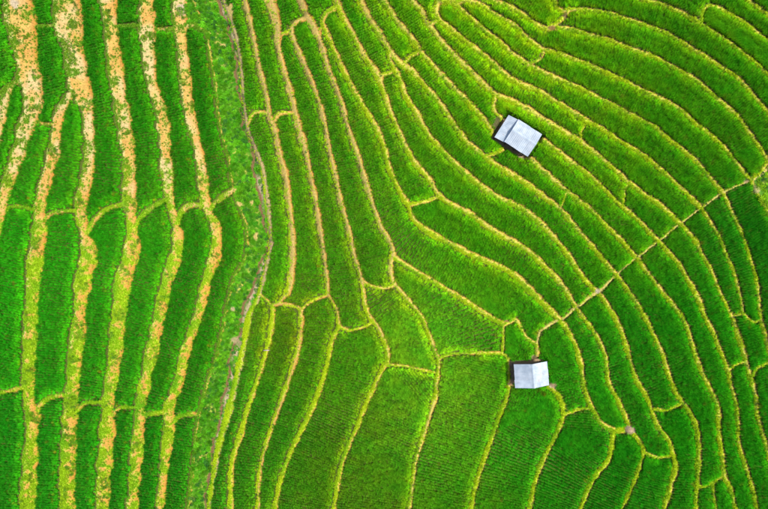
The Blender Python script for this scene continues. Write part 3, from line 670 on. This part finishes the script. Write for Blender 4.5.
# what each terrace looks like and lies beside, by a map point inside it
WEST, EAST = 'strip terraces on the bare-banked slope', 'terraces on the slope with the two huts'
LABELS = [
 (7,53,WEST,'rice strip topmost on the bare-banked slope, above the widest pale bank'),
 (45,12,WEST,'short rice strip end between the two widest pale earth banks'),
 (129,12,WEST,'short rice strip end, third column from the weedy gully, above a thin cross bund'),
 (164,13,WEST,'short hatched rice strip end, second column from the weedy gully'),
 (102,115,WEST,'longest rice strip on the bare-banked slope, unbroken by any thin cross bund'),
 (52,72,WEST,'rice strip tapering downward between the two widest pale earth banks'),
 (142,122,WEST,'rice strip third from the weedy gully, between bare orange banks'),
 (177,121,WEST,'rice strip second from the weedy gully, between bare orange banks'),
 (208,114,WEST,'dark rice strip flanking the gully weeds below the grassy bank corner'),
 (12,127,WEST,'short round-headed rice strip just downhill of a curved yellow bund'),
 (31,168,WEST,'leaning rice strip below the tapered strip between the widest banks'),
 (68,162,WEST,'round-headed rice strip wedged where a wide bare bank forks'),
 (1,99,WEST,'sliver of rice beyond the curved yellow bund at the slope top'),
 (14,293,WEST,'broad rice strip sixth from the weedy gully, between two rows of cross bunds'),
 (57,304,WEST,'rice strip fifth from the weedy gully, between two rows of cross bunds'),
 (102,303,WEST,'rice strip fourth from the weedy gully, between two rows of cross bunds'),
 (144,300,WEST,'rice strip third from the weedy gully, between two rows of cross bunds'),
 (182,304,WEST,'rice strip second from the weedy gully, between two rows of cross bunds'),
 (214,307,WEST,'bowed rice strip against the gully weeds, between two rows of cross bunds'),
 (12,448,WEST,'dark rice strip sixth from the weedy gully, among the greenest banks'),
 (50,455,WEST,'dark rice strip fifth from the weedy gully, among the greenest banks'),
 (88,456,WEST,'dark rice strip fourth from the weedy gully, among the greenest banks'),
 (122,459,WEST,'narrow dark rice strip third from the weedy gully, among the greenest banks'),
 (152,462,WEST,'narrow dark rice strip second from the weedy gully, among the greenest banks'),
 (181,464,WEST,'narrow dark rice strip against the gully weeds, among the greenest banks'),
 (247,59,EAST,'thin rice strip squeezed beside the brown gully, above a small curved bund'),
 (274,210,EAST,'narrow dark rice strip beside the pale soil shoulder of the gully'),
 (270,57,EAST,'rice strip second across from the gully, ending at a small curved bund'),
 (302,220,EAST,'hatched rice strip second across from the gully, below a small curved bund'),
 (289,12,EAST,'short rice strip end where a pale bank forks at a bare knob'),
 (310,120,EAST,'long thin rice strip starting at the bare knob of a forked pale bank'),
 (318,9,EAST,'small rice strip end above the round-headed pair of strips'),
 (348,171,EAST,'long round-headed rice strip, fourth across from the gully'),
 (327,200,EAST,'long rice strip, third across from the gully, running to a forked bund'),
 (379,112,EAST,'long rice strip curving down to a cross bund beside a bright terrace'),
 (366,35,EAST,'rice strip ending at the knot of crossing orange bunds'),
 (390,30,EAST,'rice strip tapering to a point beside the knot of crossing orange bunds'),
 (434,239,EAST,'longest curving terrace, from a round head to the foot of the footpath'),
 (449,317,EAST,'wedge-shaped terrace under a straight slanting bund, uphill of the gable-roofed hut'),
 (401,329,EAST,'pale olive five-sided terrace with visible planting rows'),
 (242,398,EAST,'narrow dark rice strip beside the lower gully'),
 (265,407,EAST,'rice strip between the bund with the pipe and a pale bund'),
 (299,393,EAST,'dark rice strip below the forked bund, third from the lower gully'),
 (333,421,EAST,'broad rice field fourth from the lower gully'),
 (387,443,EAST,'broad olive rice field with faint brown patches'),
 (459,430,EAST,'broad patchy olive field with a square top beside the gable-roofed hut'),
 (518,445,EAST,'dark green field opening directly below the gable-roofed hut'),
 (571,462,EAST,'dark green field between the hut field and the straw heap junction'),
 (615,476,EAST,'dark round-topped field directly below the brown straw heap'),
 (651,485,EAST,'small dark field below a short bund beside the straw heap field'),
 (681,455,EAST,'curved dark strip running past the straw heap fields'),
 (705,498,EAST,'tiny rice plot below a short cross bund'),
 (722,496,EAST,'tiny tapering rice plot enclosed by two thin bunds'),
 (751,437,EAST,'upright dark strip beyond the long strips crossing the footpath'),
 (763,397,EAST,'dark plot beyond a curved cross bund at the slope edge'),
 (518,350,EAST,'small dark plot tucked just above the gable-roofed hut'),
 (561,366,EAST,'dark plot beside the gable-roofed hut, below the footpath'),
 (595,372,EAST,'terrace below the footpath, second from the gable-roofed hut'),
 (624,378,EAST,'terrace below the footpath, third from the gable-roofed hut, tapering to the straw heap'),
 (642,348,EAST,'terrace below the footpath, fourth from the gable-roofed hut, closed by a cross bund'),
 (679,364,EAST,'terrace below the footpath, fifth from the gable-roofed hut'),
 (704,363,EAST,'terrace below the footpath, sixth from the gable-roofed hut, unbroken and long'),
 (705,291,EAST,'terrace below the footpath, seventh from the gable-roofed hut'),
 (715,259,EAST,'thin terrace below the footpath, eighth from the gable-roofed hut'),
 (734,253,EAST,'terrace below the footpath, ninth from the gable-roofed hut, with a pointed tip'),
 (754,238,EAST,'darkest terrace below the footpath, beside the grassy saddle'),
 (752,342,EAST,'small terrace below the pointed tip of a footpath terrace'),
 (490,249,EAST,'bright terrace above the footpath, second from the gable-roofed hut'),
 (480,196,EAST,'terrace above the footpath, third from the gable-roofed hut'),
 (503,182,EAST,'long terrace above the footpath, fourth from the gable-roofed hut'),
 (597,235,EAST,'terrace above the footpath, fifth from the gable-roofed hut, cut by a tiny bund'),
 (529,174,EAST,'short plot just below the lean-to hut, ending at a tiny bund'),
 (457,108,EAST,'strip ending in a rounded foot below the lean-to hut'),
 (457,82,EAST,'strip ending at the dark patch beside the lean-to hut'),
 (600,205,EAST,'strip running from the lean-to hut down to the footpath'),
 (563,146,EAST,'plot directly uphill of the lean-to hut, behind its long side'),
 (648,213,EAST,'short plot between a tiny curved bund and the upper footpath'),
 (640,173,EAST,'round-headed terrace running down to the upper footpath'),
 (428,9,EAST,'tiny wedge of rice between two converging orange banks'),
 (511,85,EAST,'bright strip two banks uphill of the lean-to hut'),
 (591,110,EAST,'long bright terrace three banks uphill of the lean-to hut'),
 (650,116,EAST,'long terrace meeting the upper footpath below a small muddy notch'),
 (505,33,EAST,'short bright strip ending at a small muddy notch'),
 (651,84,EAST,'broad sweeping terrace ending at the head of the footpath'),
 (678,65,EAST,'curved terrace starting at a brown muddy ditch'),
 (537,11,EAST,'rounded plot draining into a brown muddy ditch'),
 (685,38,EAST,'curved terrace next above the ditch terrace'),
 (739,36,EAST,'blunt-headed terrace high on the hut slope'),
 (724,9,EAST,'high terrace wrapping the blunt-headed terrace'),
 (762,4,EAST,'topmost corner terrace above a thin straight bund')]
LAB_AT = {}
for (x, y, g_, t_) in LABELS:
    q = int(lab[cell(x, y)])
    if q >= 0 and q not in LAB_AT: LAB_AT[q] = (t_, g_)
    else: print('label clash', x, y, q)
def label_for(r):
    if r in LAB_AT: return LAB_AT[r]
    return ('rice terrace at the outer edge of the terraced slope', 'terraces past the slope edge')
terr = {}
for r in range(NR):
    x, y, A = cent[r]
    if r in WILD: continue
    o = empty('rice_terrace', ground_world(x, y)); terr[r] = o
    lb = label_for(r)
    tag(o, lb[0], 'rice terrace', lb[1])
gully = empty('gully_bank', ground_world(*GULLY[11])); tag(gully, kind='structure')
sad = empty('grassy_saddle', ground_world(762, 192)); tag(sad, kind='structure')
for r in WILD: terr[r] = sad if r == SADDLE else gully
remnant = {}
for k, idx in groups:
    r, li = k // 1000, k % 1000
    if r < 0: r = int(nl_c.ravel()[order[idx]][0])
    q = QU[order[idx]]
    uq, inv = np.unique(q, return_inverse=True)
    root = terr[r]
    nmx = 'bund' if li else ('ground' if r in WILD else 'soil_bed')
    me = np_mesh(nmx, VERT[uq] - np.array(root.location), inv.reshape(-1, 4), COLF[uq], M['earth'] if (li or r in WILD) else M['mud'])
    o = bpy.data.objects.new(nmx, me); link(o, root)

# hillside beyond the surveyed terraces
bi = np.concatenate([ii[0, :], [NX - 1], np.arange(1, NY) * NX + NX - 1, (NY - 1) * NX + np.arange(NX - 2, -1, -1), np.arange(NY - 2, 0, -1) * NX])[::6]
B = VERT[bi]; n = len(B); ring = [B - np.array([0, 0, 0.02])]
for f_, dz in ((1.25, -.1), (2.2, .2), (5, 1.0), (16, 2.0)):
    q = B.copy(); q[:, :2] *= f_; q[:, 2] = q[:, 2] * 0.9 + dz; ring.append(q)
V = np.vstack(ring); Q = []
for k in range(4):
    for i in range(n):
        j = (i + 1) % n; Q.append((k * n + i, (k + 1) * n + i, (k + 1) * n + j, k * n + j))
me = np_mesh('hillside', V, np.array(Q)[:, ::-1], None, M['hill']); o = bpy.data.objects.new('hillside', me); link(o); tag(o, kind='structure')

# ------------------------------------------------------------------ rice: planted in rows across each strip
rg = np.random.default_rng(5)
best_line = {}
for r in range(NR):
    s = np.nonzero(((RA == r) | (RB == r)))[0]
    if not len(s): continue
    s = s[(SX[s] > -70) & (SX[s] < 840) & (SY[s] > -70) & (SY[s] < 580)]
    ids, c_ = np.unique(SID[s], return_counts=True); sc_l = []
    for q_, n_ in zip(ids, c_):
        ss = s[SID[s] == q_]; th = np.unwrap(np.arctan2(STY[ss], STX[ss])); sg_ = 1 if (RA[ss] == r).mean() > .5 else -1
        sc_l.append(n_ * (1 + 0.5 * np.clip(sg_ * (th[-1] - th[0]) / 0.5, -1, 1)))
    best_line[r] = int(ids[int(np.argmax(sc_l))])
for r in range(NR):
    if r in WILD or r not in best_line: continue
    c, t = line_pts[best_line[r]]
    p = c[:, :2]
    s = np.concatenate([[0], np.cumsum(np.hypot(*np.diff(p, axis=0).T))])
    sg = np.arange(-70, s[-1] + 70, 2.45)
    bx_ = np.interp(sg, s, p[:, 0]); by_ = np.interp(sg, s, p[:, 1])
    kx = np.clip(np.searchsorted(s, sg), 0, len(s) - 1)
    win = 45; ker = np.ones(2 * win + 1) / (2 * win + 1)
    tx = np.convolve(np.pad(t[:, 0], win, mode='edge'), ker, 'valid')[kx]; ty = np.convolve(np.pad(t[:, 1], win, mode='edge'), ker, 'valid')[kx]
    l_ = np.hypot(tx, ty); tx /= l_; ty /= l_
    lo = sg < 0; hi = sg > s[-1]
    bx_ = bx_ + np.where(lo, sg * tx, 0) + np.where(hi, (sg - s[-1]) * tx, 0); by_ = by_ + np.where(lo, sg * ty, 0) + np.where(hi, (sg - s[-1]) * ty, 0)
    mA = (RA == r) & (SID == best_line[r]); mB = (RB == r) & (SID == best_line[r])
    sgn = 1 if mA.sum() >= mB.sum() else -1
    of = np.arange(0, 110, 1.2)
    X = bx_[:, None] - sgn * ty[:, None] * of; Y = by_[:, None] + sgn * tx[:, None] * of
    X = (X + rg.normal(0, 0.22, X.shape)).ravel(); Y = (Y + rg.normal(0, 0.22, Y.shape)).ravel()
    m = (X > X0 + 2) & (X < X1 - 2) & (Y > Y0 + 2) & (Y < Y1 - 2); X, Y = X[m], Y[m]
    j, i = cell(X, Y)
    fl = F[j, i] + rg.normal(0, 0.25, len(X))
    m = (lab[j, i] == r) & (fl > np.where(e_east[j, i] < 0, 0.75 + 0.9 * np.clip((430 - X) / 40, 0.35, 1), 0.75)) & ~NORICE[j, i]
    thin = fbm(X, Y, 18, 66)
    m &= rg.random(len(X)) < np.clip(1.25 - 0.9 * np.clip(thin - 0.5, 0, 1), 0.6, 1)
    X, Y = X[m], Y[m]
    if len(X) < 5: continue
    q_ = 2.7; oc = set(zip(np.floor(X / q_).astype(int).tolist(), np.floor(Y / q_).astype(int).tolist()))
    jj, i_ = np.nonzero((lab == r) & (F > 1.1) & ~NORICE)
    if len(jj):
        u_ = np.unique(np.stack([np.floor(gx[i_] / q_), np.floor(gy[jj] / q_)], -1).astype(int), axis=0)
        ex = np.array([t_ for t_ in map(tuple, u_.tolist()) if t_ not in oc], float).reshape(-1, 2)
        ex = (ex + 0.5) * q_ + rg.normal(0, .3, ex.shape); j2, i2 = cell(ex[:, 0], ex[:, 1]); ok2 = lab[j2, i2] == r
        X = np.concatenate([X, ex[ok2, 0]]); Y = np.concatenate([Y, ex[ok2, 1]])
    # drop doubled hills where rows converge
    h_ = np.floor(X / 1.05).astype(np.int64) * 100003 + np.floor(Y / 1.05).astype(np.int64)
    _, ui = np.unique(h_, return_index=True); X, Y = X[ui], Y[ui]
    j, i = cell(X, Y); fl = F[j, i]
    a, b = W(X, Y); P = np.stack([a, b, bil(Z, X, Y) - 0.02], -1)
    n = len(X)
    turn = np.stack([rg.normal(0, .09, n), rg.normal(0, .09, n), rg.random(n) * 6.283], -1)
    size = rg.uniform(0.85, 1.2, n) * (0.86 + 0.28 * fbm(X, Y, 20, 68))
    tint = rice_tint(X, Y) * (np.array([1, 1, 1]) + rg.uniform(-1, 1) * np.array([.16, .07, .1]))
    ee = e_east[j, i] < 0                      # the bank lies to the east: lush edge, its sunlight painted into the tint
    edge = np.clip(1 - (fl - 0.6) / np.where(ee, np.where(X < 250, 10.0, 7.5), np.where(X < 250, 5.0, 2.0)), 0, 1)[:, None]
    tint = tint * (1 + edge * np.where(ee[:, None], np.array([2.2, 0.95, 0.3]), np.array([0.5, -0.16, 0.0])))  # sun-facing rim brightened, opposite rim shaded, both by colour
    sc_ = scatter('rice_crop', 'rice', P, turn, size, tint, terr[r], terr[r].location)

# ------------------------------------------------------------------ grass on the bunds
gkey = (OWN * 1000 + SID[NEAR])
for r in range(NR):
    sel = np.nonzero((bankm & (OWN == r)).ravel())[0]
    if not len(sel): continue
    pick = sel[rg.random(len(sel)) < 0.85]
    X = PX.ravel()[pick] + rg.uniform(-.5, .5, len(pick)); Y = PY.ravel()[pick] + rg.uniform(-.5, .5, len(pick))
    j, i = cell(X, Y)
    cov = bgrass[j, i]; m = (rg.random(len(X)) < 0.06 + 0.95 * cov) & ~NORICE[j, i] & (bankm[j, i])
    X, Y, j, i = X[m], Y[m], j[m], i[m]
    if len(X) < 2: continue
    a, b = W(X, Y); P = np.stack([a, b, bil(Z, X, Y) - 0.01], -1); n = len(X)
    turn = np.stack([rg.normal(0, .2, n), rg.normal(0, .2, n), rg.random(n) * 6.283], -1)
    tint = btint[j, i] * rg.uniform(0.85, 1.12, (n, 1)); dark = (rg.random(n) < 0.10) & (bgrass[j, i] < 0.5)
    tint[dark] = C(.05, .12, .012)
    scatter('bank_grass', 'grass', P, turn, rg.uniform(0.7, 1.4, n), tint, terr[r], terr[r].location)

    # leafy weeds in loose colonies on the widest banks
    cw = sel[(hw.ravel()[sel] > 5.5) & (F.ravel()[sel] < -1.2)]
    if len(cw):
        colony = fbm(PX.ravel()[cw], PY.ravel()[cw], 12, 131, 2)
        pk = cw[rg.random(len(cw)) < np.clip((colony - 0.58) * 2.2, 0.002, .30)]
        if len(pk):
            X = PX.ravel()[pk]; Y = PY.ravel()[pk]; a, b = W(X, Y); n = len(X); P = np.stack([a, b, bil(Z, X, Y) - .03], -1)
            v = rg.random((n, 1))
            scatter('bank_weeds', 'weed', P, np.stack([rg.normal(0, .2, n), rg.normal(0, .2, n), rg.random(n) * 6.283], -1), rg.uniform(.15, .5, n), C(.03, .11, .006) * (1 - v) + C(.12, .20, .006) * v, terr[r], terr[r].location)

# ------------------------------------------------------------------ weeds along the gully and on the saddle
for reg, nm_, lab_, dens in (({BAND, TOPW}, 'weeds', 'rank bright green weeds crowding the winding brown gully', 0.34), ({SADDLE}, 'wild_grass', 'loose yellow green grass on the saddle at the top of the footpath', 0.12)):
    sel = np.nonzero((np.isin(NLAB, list(reg)) & ~((np.abs(PX - GXC - wig - 0.6) < 1.9) & np.isin(NLAB, [BAND])) & (F > -1.0) & ~NORICE).ravel())[0]
    pick = sel[rg.random(len(sel)) < dens]
    X = PX.ravel()[pick] + rg.uniform(-.5, .5, len(pick)); Y = PY.ravel()[pick] + rg.uniform(-.5, .5, len(pick))
    g_ = np.interp(Y, gl[:, 1], gl[:, 0]); east = (X > g_ + 1)
    keepm = rg.random(len(X)) < np.where(east & (BAND in reg), 0.25, 0.45 + 0.75 * fbm(X, Y, 10, 71)); X, Y = X[keepm], Y[keepm]
    n = len(X); a, b = W(X, Y); P = np.stack([a, b, bil(Z, X, Y) - 0.03], -1)
    v = fbm(X, Y, 8, 73)[:, None]
    tint = (0.65 + 1.05 * fbm(X, Y, 6, 75)[:, None]) * (C(.014, .125, .003) * (1 - v) + C(.070, .20, .003) * v) * rg.uniform(.7, 1.25, (n, 1))
    if SADDLE in reg: tint = tint * C(2.2, 1.3, 1)
    dk = rg.random(n) < 0.12; tint[dk] = C(.02, .09, .012)
    tag(scatter(nm_, 'weed', P, np.stack([rg.normal(0, .25, n), rg.normal(0, .25, n), rg.random(n) * 6.283], -1), rg.uniform(0.2, 0.6, n) * (0.6 + 1.1 * fbm(X, Y, 7, 74)), tint, None, (0, 0, 0)), lab_, 'weeds', kind='stuff')

# ------------------------------------------------------------------ huts
def box_vf(x0, x1, y0, y1, z0, z1):
    V = [(x, y, z) for z in (z0, z1) for (x, y) in ((x0, y0), (x1, y0), (x1, y1), (x0, y1))]
    return V, [(3, 2, 1, 0), (4, 5, 6, 7), (0, 1, 5, 4), (1, 2, 6, 5), (2, 3, 7, 6), (3, 0, 4, 7)]
def sheet(parent, name, x0, x1, p0, p1, mat, amp=0.012, per=0.2, lift=0.0, skew=0.0):
    """corrugated sheet: x0..x1 along the eaves, from (y, z) p0 at the ridge to p1 at the eaves"""
    n = max(6, int((x1 - x0) / per * 4)); V = []; Fc = []; d = Vector((p1[0] - p0[0], p1[1] - p0[1])).normalized(); nn = (-d.y, d.x) if d.x * 1 > 0 else (d.y, -d.x)
    for k in range(n + 1):
        x = x0 + (x1 - x0) * k / n; h = amp * math.sin(2 * math.pi * x / per) + lift
        for (y, z) in (p0, p1):
            for th in (0.0, -0.004):
                V.append((x + (skew if (y, z) == p1 else 0), y + nn[0] * (h + th), z + nn[1] * (h + th)))
    for k in range(n):
        a, b = 4 * k, 4 * (k + 1)
        Fc += [(a, a + 2, b + 2, b), (a + 1, b + 1, b + 3, a + 3), (a, b, b + 1, a + 1), (a + 2, a + 3, b + 3, b + 2)]
    Fc += [(0, 1, 3, 2), (4 * n, 4 * n + 2, 4 * n + 3, 4 * n + 1)]
    o = pymesh(name, V, Fc, mat, parent); return o
def hut(st, lab_, half_len, half_w, eave, ridge, n_sheets, seed, lean=0.0, wall_sides=('a', 'b', 'c')):
    rd = random.Random(seed)
    root = empty('field_hut', st.c); root.rotation_euler = (0, 0, st.yaw); tag(root, lab_, 'hut')
    ov = 0.36
    px_, py_ = half_len - ov, half_w - ov
    slope = (ridge - eave) / half_w
    for sx in (-1, 0, 1):
        for sy in (-1, 1):
            V, Fc = box_vf(-.06, .06, -.06, .06, -.1, ridge - slope * py_ - .08); pymesh('post', V, Fc, M['timber'], root, loc=(sx * px_, sy * py_, 0))
    for sy in (-1, 1):
        V, Fc = box_vf(-half_len + .08, half_len - .08, -.045, .045, 0, .09); pymesh('beam', V, Fc, M['timber'], root, loc=(0, sy * py_, ridge - slope * py_ - .15))
    V, Fc = box_vf(-half_len + .08, half_len - .08, -.05, .05, 0, .1); pymesh('beam', V, Fc, M['timber'], root, loc=(0, 0, ridge - .16))
    V, Fc = box_vf(-px_, px_, -py_, py_, 0.25, 0.32); fl_ = pymesh('floor', V, Fc, M['bamboo'], root)
    # board walls: single planks
    def wall(x0, y0, x1, y1, hgt):
        n = max(3, int(math.hypot(x1 - x0, y1 - y0) / 0.26)); ang = math.atan2(y1 - y0, x1 - x0); ww = math.hypot(x1 - x0, y1 - y0) / n
        V, Fc = box_vf(-ww / 2 + .008, ww / 2 - .008, -.012, .012, 0.2, 1.0); base = None
        for k in range(n):
            t = (k + .5) / n; hh = hgt * rd.uniform(.95, 1.0)
            if base is None:
                o = pymesh('plank', V, Fc, M['timber'], root); base = o
            else:
                o = base.copy(); link(o, root)
            o.location = (x0 + (x1 - x0) * t, y0 + (y1 - y0) * t + rd.uniform(-.006, .006), 0); o.rotation_euler = (0, 0, ang); o.scale = (1, 1, hh)
    he = ridge - slope * py_ - .2
    wall(-px_ + .08, -py_ - .0, px_ - .08, -py_ - .0, he); wall(-px_ + .08, py_, px_ - .08, py_, he); wall(-px_, -py_ + .08, -px_, py_ - .08, he)
    for sy, nm_ in ((-1, 'roof'), (1, 'roof')):
        rf = empty_child('roof', root)
        ws = 2 * half_len / n_sheets
        for k in range(n_sheets):
            x0 = -half_len + k * ws - .03; x1 = x0 + ws + .06; e = rd.uniform(-.05, .05)
            sheet(rf, 'roof_sheet', x0, x1, (sy * 0.01, ridge + .02), (sy * (half_w + e), eave + .02 - slope * e), M['roof'], lift=.012 * (k % 2) + rd.uniform(0, .006))
    V, Fc = [], []
    for x in (-half_len - .03, half_len + .03):
        V += [(x, -.16, ridge + .05 - slope * .16 + .0), (x, 0, ridge + .075), (x, .16, ridge + .05 - slope * .16)]
    pymesh('ridge_cap', V, [(0, 1, 4, 3), (1, 2, 5, 4)], M['roof'], root)
    if lean:
        rf = empty_child('lean_to_roof', root); n = 3; ws = 2 * half_w / n
        for k in range(n):
            y0 = -half_w + k * ws - .03
            o = sheet(rf, 'roof_sheet', y0, y0 + ws + .06, (0, eave - .12), (lean, eave - .50), M['roof'], lift=.012 * (k % 2)); o.location = (-half_len + .12, 0, 0); o.rotation_euler = (0, 0, math.pi / 2)
        for sy in (-1, 0, 1):
            V, Fc = box_vf(-.05, .05, -.05, .05, -.1, eave - .52); pymesh('post', V, Fc, M['timber'], root, loc=(-half_len - lean + .25, sy * (half_w - .25), 0))
        V, Fc = box_vf(-.04, .04, -half_w + .1, half_w - .1, eave - .56, eave - .48); pymesh('beam', V, Fc, M['timber'], root, loc=(-half_len - lean + .25, 0, 0))
    return root
def empty_child(name, parent):
    o = bpy.data.objects.new(name, None); return link(o, parent)
k1 = (1 - (H1.zg + 2.3) / CAM_H) / PPM; k2 = (1 - (H2.zg + 2.4) / CAM_H) / PPM
hut(H1, 'square metal-roofed hut with a lower lean-to roof, standing high on the slope', 13.85 * k1, 13.1 * k1, 2.05, 2.50, 4, 3, lean=11.6 * k1)
hut(H2, 'small metal gable-roofed hut without lean-to, standing below the pale footpath', 11.75 * k2, 17.0 * k2, 1.95, 2.75, 3, 4)

# ------------------------------------------------------------------ small things on the bunds
def heap(x, y, r, h, lab_, seed):
    rd = random.Random(seed); p = ground_world(x, y); root = empty('straw_heap', p); tag(root, lab_, 'straw heap')
    V = [(0, 0, h)]; Fc = []; R_, S_ = 5, 14
    for a in range(1, R_ + 1):
        for b in range(S_):
            t = a / R_; q = rd.uniform(.82, 1.15); V.append((math.cos(2 * math.pi * b / S_) * r * t * q, math.sin(2 * math.pi * b / S_) * r * t * q, h * (1 - t**1.6) * rd.uniform(.8, 1.2) - (0.08 if a == R_ else 0)))
    for b in range(S_): Fc.append((0, 1 + b, 1 + (b + 1) % S_))
    for a in range(R_ - 1):
        for b in range(S_):
            i0 = 1 + a * S_ + b; i1 = 1 + a * S_ + (b + 1) % S_; Fc.append((i0, i0 + S_, i1 + S_, i1))
    pymesh('mound', V, Fc, M['straw'], root, True)
    n = 70; an = np.array([rd.random() * 6.283 for _ in range(n)]); rr = np.array([r * rd.random()**.5 for _ in range(n)])
    P = np.stack([np.cos(an) * rr, np.sin(an) * rr, h * (1 - (rr / r)**1.6)], -1)
    scatter('straw', 'straw', P + np.array(p), np.stack([np.zeros(n), np.zeros(n), an * 3], -1), np.full(n, .8), np.array([C(.28, .20, .11) * rd.uniform(.5, 1.3) for _ in range(n)]), root, p)
heap(629, 429, .5, .30, 'brown heap of dry straw where three bunds meet', 1)
heap(553.5, 384.5, .34, .22, 'little pale straw heap at the corner of the gable-roofed hut', 2)
def pipe(xa, ya, xb, yb, rad, lab_):
    a, b = ground_world(xa, ya), ground_world(xb, yb); z = max(a.z, b.z, GZ((xa + xb) / 2, (ya + yb) / 2)) + rad + .03; a.z = b.z = z
    d = (b - a); l = d.length; V = []; Fc = []; n = 12
    for x in (0, l):
        for rr in (rad, rad * .82):
            for k in range(n): V.append((x, math.cos(2 * math.pi * k / n) * rr, math.sin(2 * math.pi * k / n) * rr))
    for k in range(n):
        j = (k + 1) % n; Fc += [(k, j, 2 * n + j, 2 * n + k), (n + k, 3 * n + k, 3 * n + j, n + j), (k, n + k, n + j, j), (2 * n + k, 2 * n + j, 3 * n + j, 3 * n + k)]
    o = pymesh('drain_pipe', V, Fc, M['pipe'], None, True, loc=a, rot=(0, 0, math.atan2(d.y, d.x))); tag(o, lab_, 'pipe')
pipe(264, 350, 271, 350, .06, 'short pale plastic pipe laid across a green bund')
